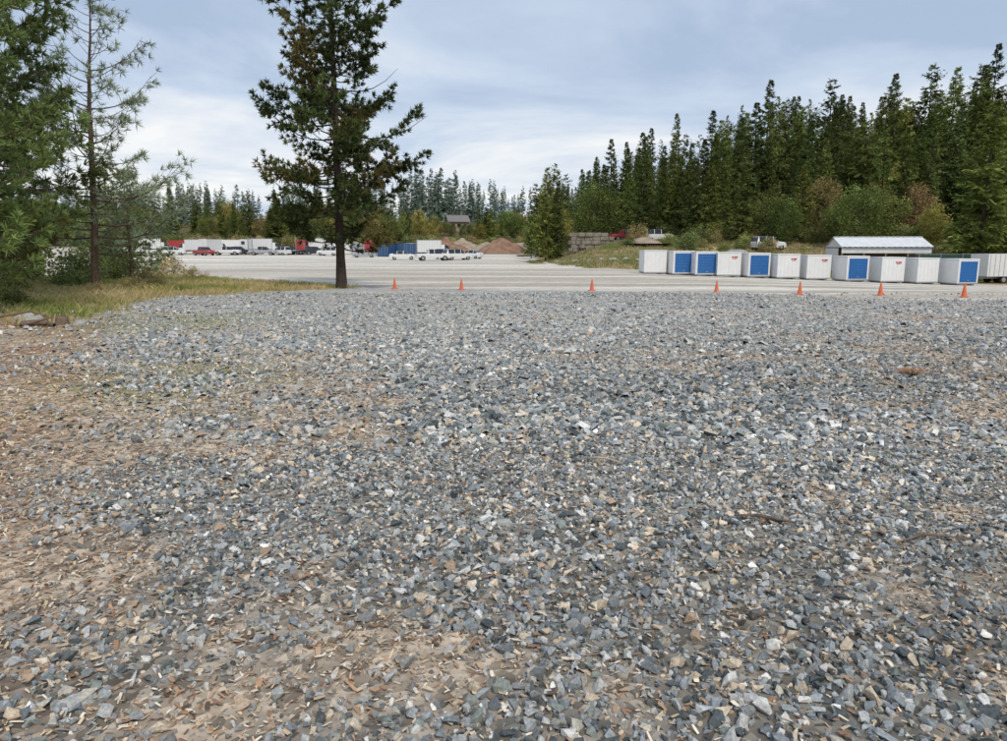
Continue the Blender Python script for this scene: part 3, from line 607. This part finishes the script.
def mound(name,x,y,rx,ry,h,m,seed,z=-.1,rough=.35):
    n=48; u,v=np.meshgrid(np.linspace(-1,1,n),np.linspace(-1,1,n)); r=np.sqrt(u*u+v*v)
    hh=h*np.clip(1-r,0,1)**.8*(1-rough+rough*2*fbm(u*3+seed,v*3,1,seed)); V=np.stack([u*rx,v*ry,hh],-1).reshape(-1,3)
    i,j=np.meshgrid(np.arange(n-1),np.arange(n-1)); a=(j*n+i).ravel(); mb=MB(); mb.add(V,np.stack([a,a+1,a+n+1,a+n],1)); mb.build(name,[m],smooth=True,loc=(x,y,gzf(x,y)+z))
M_dirt=mat('red_dirt',(.27,.165,.11),rough=1,var=.35,scale=.8,bump=.6,bscale=3); M_dirt2=mat('tan_dirt',(.34,.27,.20),rough=1,var=.3,scale=.8,bump=.6,bscale=3); M_tarp=mat('grey_tarp',(.30,.30,.28),rough=.7,var=.3,scale=2)
for px,Yd,rx,h,m,s in [(447,172,6,3.4,M_dirt,1),(463,182,6,2.8,M_dirt2,2),(488,172,5.5,2.6,M_dirt2,3),(503,168,6.5,3.4,M_dirt,4),(522,174,6,2.4,M_dirt2,5),(432,176,5,2,M_dirt2,6),(536,150,4,1.3,M_dirt2,8),(640,106,3.2,1.0,M_dirt2,7)]:
    mound('dirt_mound',(px-503.5)/727*Yd,Yd,rx,5,h,m,s)
n=24; mb=MB(); u=np.linspace(0,2*math.pi,n,endpoint=False); rows=[]
for k in range(9):
    a=k/8*math.pi/2; rad=math.cos(a)**.6; rows.append(np.stack([1.9*rad*np.cos(u)*(1+.04*np.sin(5*u)),1.6*rad*np.sin(u),np.full(n,1.9*math.sin(a))+.05*np.sin(7*u)*rad],1))
V=np.concatenate(rows);F=[]
for k in range(8):
    for i in range(n): j=(i+1)%n; F.append((k*n+i,k*n+j,(k+1)*n+j,(k+1)*n+i))
mb.add(V,F); tx_,ty_=(734-503.5)/727*90,90; mb.build('tarp_covered_pile',[M_tarp],smooth=True,loc=(tx_,ty_,gzf(tx_,ty_)-.05))
M_sid=mat('wood_siding',(.34,.27,.20),rough=.9,var=.2); M_rf=mat('shingle_roof',(.20,.185,.175),rough=.9,var=.25)
def house(x,y,rz,w,d,h):
    root=empty('wooden_house'); root.location=(x,y,gzf(x,y)); root.rotation_euler=(0,0,rz)
    mb=MB(); mb.box((0,0,h/2-.5),(w,d,h+1),0); mb.add([(-w/2,-d/2,h),(-w/2,d/2,h),(-w/2,0,h+1.9)],[(0,1,2)],0); mb.add([(w/2,-d/2,h),(w/2,d/2,h),(w/2,0,h+1.9)],[(0,1,2)],0); o=mb.build('walls',[M_sid]); o.parent=root
    mb=MB()
    for s in(-1,1):
        mb.add([(-w/2-.5,s*(d/2+.6),h-.2),(w/2+.5,s*(d/2+.6),h-.2),(w/2+.5,0,h+2.1),(-w/2-.5,0,h+2.1),(-w/2-.5,s*(d/2+.6),h-.4),(w/2+.5,s*(d/2+.6),h-.4),(w/2+.5,0,h+1.9),(-w/2-.5,0,h+1.9)],[(0,1,2,3),(4,5,6,7),(0,1,5,4),(1,2,6,5),(0,3,7,4)],0)
    mb.box((w*.25,.8,h+2),(.7,.7,1.6),0); o=mb.build('roof',[M_rf]); o.parent=root
    mb=MB()
    for q in(-.3,0,.3): mb.box((w*q,-d/2-.02,h*.55),(1.2,.08,1.2),0)
    o=mb.build('windows',[M_glass]); o.parent=root
house((458-503.5)/727*262,262,.3,7,6,3.6)
for px,Yd in [(446,240),(452,236),(470,242),(463,232),(441,236),(475,236)]:
    x=(px-503.5)/727*Yd; inst(T_br[int(rng.choice([0,1,3]))],rng.uniform(3,4.6),x,Yd,belt,'distant_tree',base=9)
# ------------------------------------------------------------------ small foreground things
M_log=mat('dead_wood',(.17,.12,.085),rough=.95,var=.4,scale=12,bump=.5); M_log2=mat('dry_twig',(.50,.40,.28),rough=.95,var=.3,scale=20)
def stick(name,pts,r,m):
    P_=np.array([(x,y,gzf(x,y)+z) for x,y,z in pts]); mb=MB(); mb.tube(P_,np.array(r),7); mb.build(name,[m],smooth=True)
stick('fallen_log',[(-11.6,17.2,.06),(-11.2,17.3,.09),(-10.9,17.3,.08),(-10.6,17.1,.06)],[.05,.075,.06,.04],M_log)
stick('fallen_log',[(-11.4,16.8,.05),(-11.0,16.9,.13),(-10.7,17.2,.24)],[.04,.04,.015],M_log)
stick('fallen_branch',[(-12.0,17.2,.2),(-11.4,17.5,.34),(-10.9,17.4,.24)],[.03,.025,.012],M_log)
stick('tree_stump',[(-10.9,17.9,-.05),(-10.9,17.9,.10),(-10.88,17.9,.2),(-10.88,17.9,.205)],[.2,.15,.13,.005],M_log)
stick('dead_twig',[(1.48,4.42,.03),(1.6,4.36,.05),(1.72,4.34,.035),(1.84,4.28,.03)],[.004,.012,.010,.003],M_log)
stick('dead_twig',[(.72,5.75,.03),(.82,5.68,.045),(.95,5.6,.03)],[.004,.010,.004],M_log2)
stick('dead_twig',[(2.3,4.0,.03),(2.5,4.1,.04),(2.75,4.05,.03)],[.004,.008,.003],M_log)
mb=MB(); r9=np.random.default_rng(9)
for i in range(110):
    a=r9.uniform(0,6.28); d=np.array((math.cos(a),math.sin(a)))*r9.uniform(.05,.20); p=np.array((r9.normal(0,.05),r9.normal(0,.04),.02))
    mb.tube([p,p+(d[0]*.5,d[1]*.4,r9.uniform(.02,.08)),p+(d[0],d[1]*.8,r9.uniform(.02,.06))],[.004,.004,.002],3,0)
mb.build('dead_pine_sprig',[mat('rust_needles',(.42,.24,.15),rough=.9)],loc=(5.55,9.75,gzf(5.55,9.75)+.02))
def rock(x,y,s,seed,name='rock'):
    TV,TF=hull_template(seed,22); mb=MB(); mb.add(TV*np.array(s),TF,0,(.38,.38,.355)); mb.build(name,[M_stone],loc=(x,y,gzf(x,y)+s[2]*.3),rz=seed)
rock(-1.62,2.52,(.085,.05,.035),1); rock(-2.15,4.9,(.075,.05,.03),2); rock(.0,4.35,(.07,.04,.03),3); rock(.3,2.95,(.05,.04,.03),4)
for k,(px,Yd) in enumerate([(556,98),(563,96),(575,95),(588,94),(600,93),(612,92),(624,92),(637,91),(545,100),(690,86),(702,85),(760,84)]):
    rock((px-503.5)/727*Yd,Yd,(rr.uniform(.4,.9),.4,rr.uniform(.2,.4)),20+k,'boulder')
rock(-11.6,18,(.3,.2,.18),50); rock(-12.2,18.6,(.35,.25,.2),51); rock(-10.4,17.8,(.2,.14,.1),52)
# ------------------------------------------------------------------ world, sun, camera
w=bpy.data.worlds.new('World'); scene.world=w; w.use_nodes=True; nt=w.node_tree; N=nt.nodes; L=nt.links; bg=N['Background']; bg.inputs['Strength'].default_value=.1
EL=math.radians(50); AZ=math.radians(160) # behind-right of camera
sky=N.new('ShaderNodeTexSky'); sky.sky_type='NISHITA'; sky.sun_disc=False; sky.sun_elevation=EL; sky.sun_rotation=AZ
tc=N.new('ShaderNodeTexCoord'); sp=N.new('ShaderNodeSeparateXYZ'); L.new(tc.outputs['Generated'],sp.inputs[0])
ad=N.new('ShaderNodeMath'); ad.operation='ADD'; ad.inputs[1].default_value=.13; L.new(sp.outputs[2],ad.inputs[0])
mxm=N.new('ShaderNodeMath'); mxm.operation='MAXIMUM'; mxm.inputs[1].default_value=.05; L.new(ad.outputs[0],mxm.inputs[0])
dx=N.new('ShaderNodeMath'); dx.operation='DIVIDE'; L.new(sp.outputs[0],dx.inputs[0]); L.new(mxm.outputs[0],dx.inputs[1])
dy=N.new('ShaderNodeMath'); dy.operation='DIVIDE'; L.new(sp.outputs[1],dy.inputs[0]); L.new(mxm.outputs[0],dy.inputs[1])
cb=N.new('ShaderNodeCombineXYZ'); L.new(dx.outputs[0],cb.inputs[0]); L.new(dy.outputs[0],cb.inputs[1])
nz=N.new('ShaderNodeTexNoise'); nz.inputs['Scale'].default_value=.75; nz.inputs['Detail'].default_value=6; nz.inputs['Roughness'].default_value=.55; nz.inputs['Distortion'].default_value=.4; L.new(cb.outputs[0],nz.inputs['Vector'])
mr=N.new('ShaderNodeMapRange'); mr.inputs[1].default_value=.08; mr.inputs[2].default_value=.26; mr.inputs[3].default_value=.12; mr.inputs[4].default_value=-.05; L.new(sp.outputs[2],mr.inputs[0])
a2=N.new('ShaderNodeMath'); a2.operation='ADD'; L.new(nz.outputs['Fac'],a2.inputs[0]); L.new(mr.outputs[0],a2.inputs[1])
rp=N.new('ShaderNodeValToRGB'); L.new(a2.outputs[0],rp.inputs[0]); e=rp.color_ramp.elements
e[0].position=.38; e[0].color=(.45,.56,.74,1); e[1].position=.70; e[1].color=(1,1,1,1)
k=rp.color_ramp.elements.new(.52); k.color=(.62,.72,.87,1)
sc=N.new('ShaderNodeVectorMath'); sc.operation='SCALE'; sc.inputs['Scale'].default_value=10; L.new(rp.outputs[0],sc.inputs[0])
mx=N.new('ShaderNodeMix'); mx.data_type='RGBA'; mx.inputs[0].default_value=.9; L.new(sky.outputs[0],mx.inputs[6]); L.new(sc.outputs[0],mx.inputs[7]); L.new(mx.outputs[2],bg.inputs[0])
sd=bpy.data.lights.new('sun','SUN'); sd.energy=2.2; sd.angle=math.radians(10); sd.color=(1,.92,.81); so=bpy.data.objects.new('sun',sd); scene.collection.objects.link(so)
dv=Vector((math.sin(AZ)*math.cos(EL),math.cos(AZ)*math.cos(EL),math.sin(EL))); so.rotation_euler=dv.to_track_quat('Z','Y').to_euler()
cd=bpy.data.cameras.new('camera'); cd.sensor_width=36; cd.lens=26; cd.clip_end=6000; cd.clip_start=.05
co=bpy.data.objects.new('camera',cd); scene.collection.objects.link(co); co.location=(0,0,CAMZ); co.rotation_euler=(math.radians(90-9.72),0,0); scene.camera=co
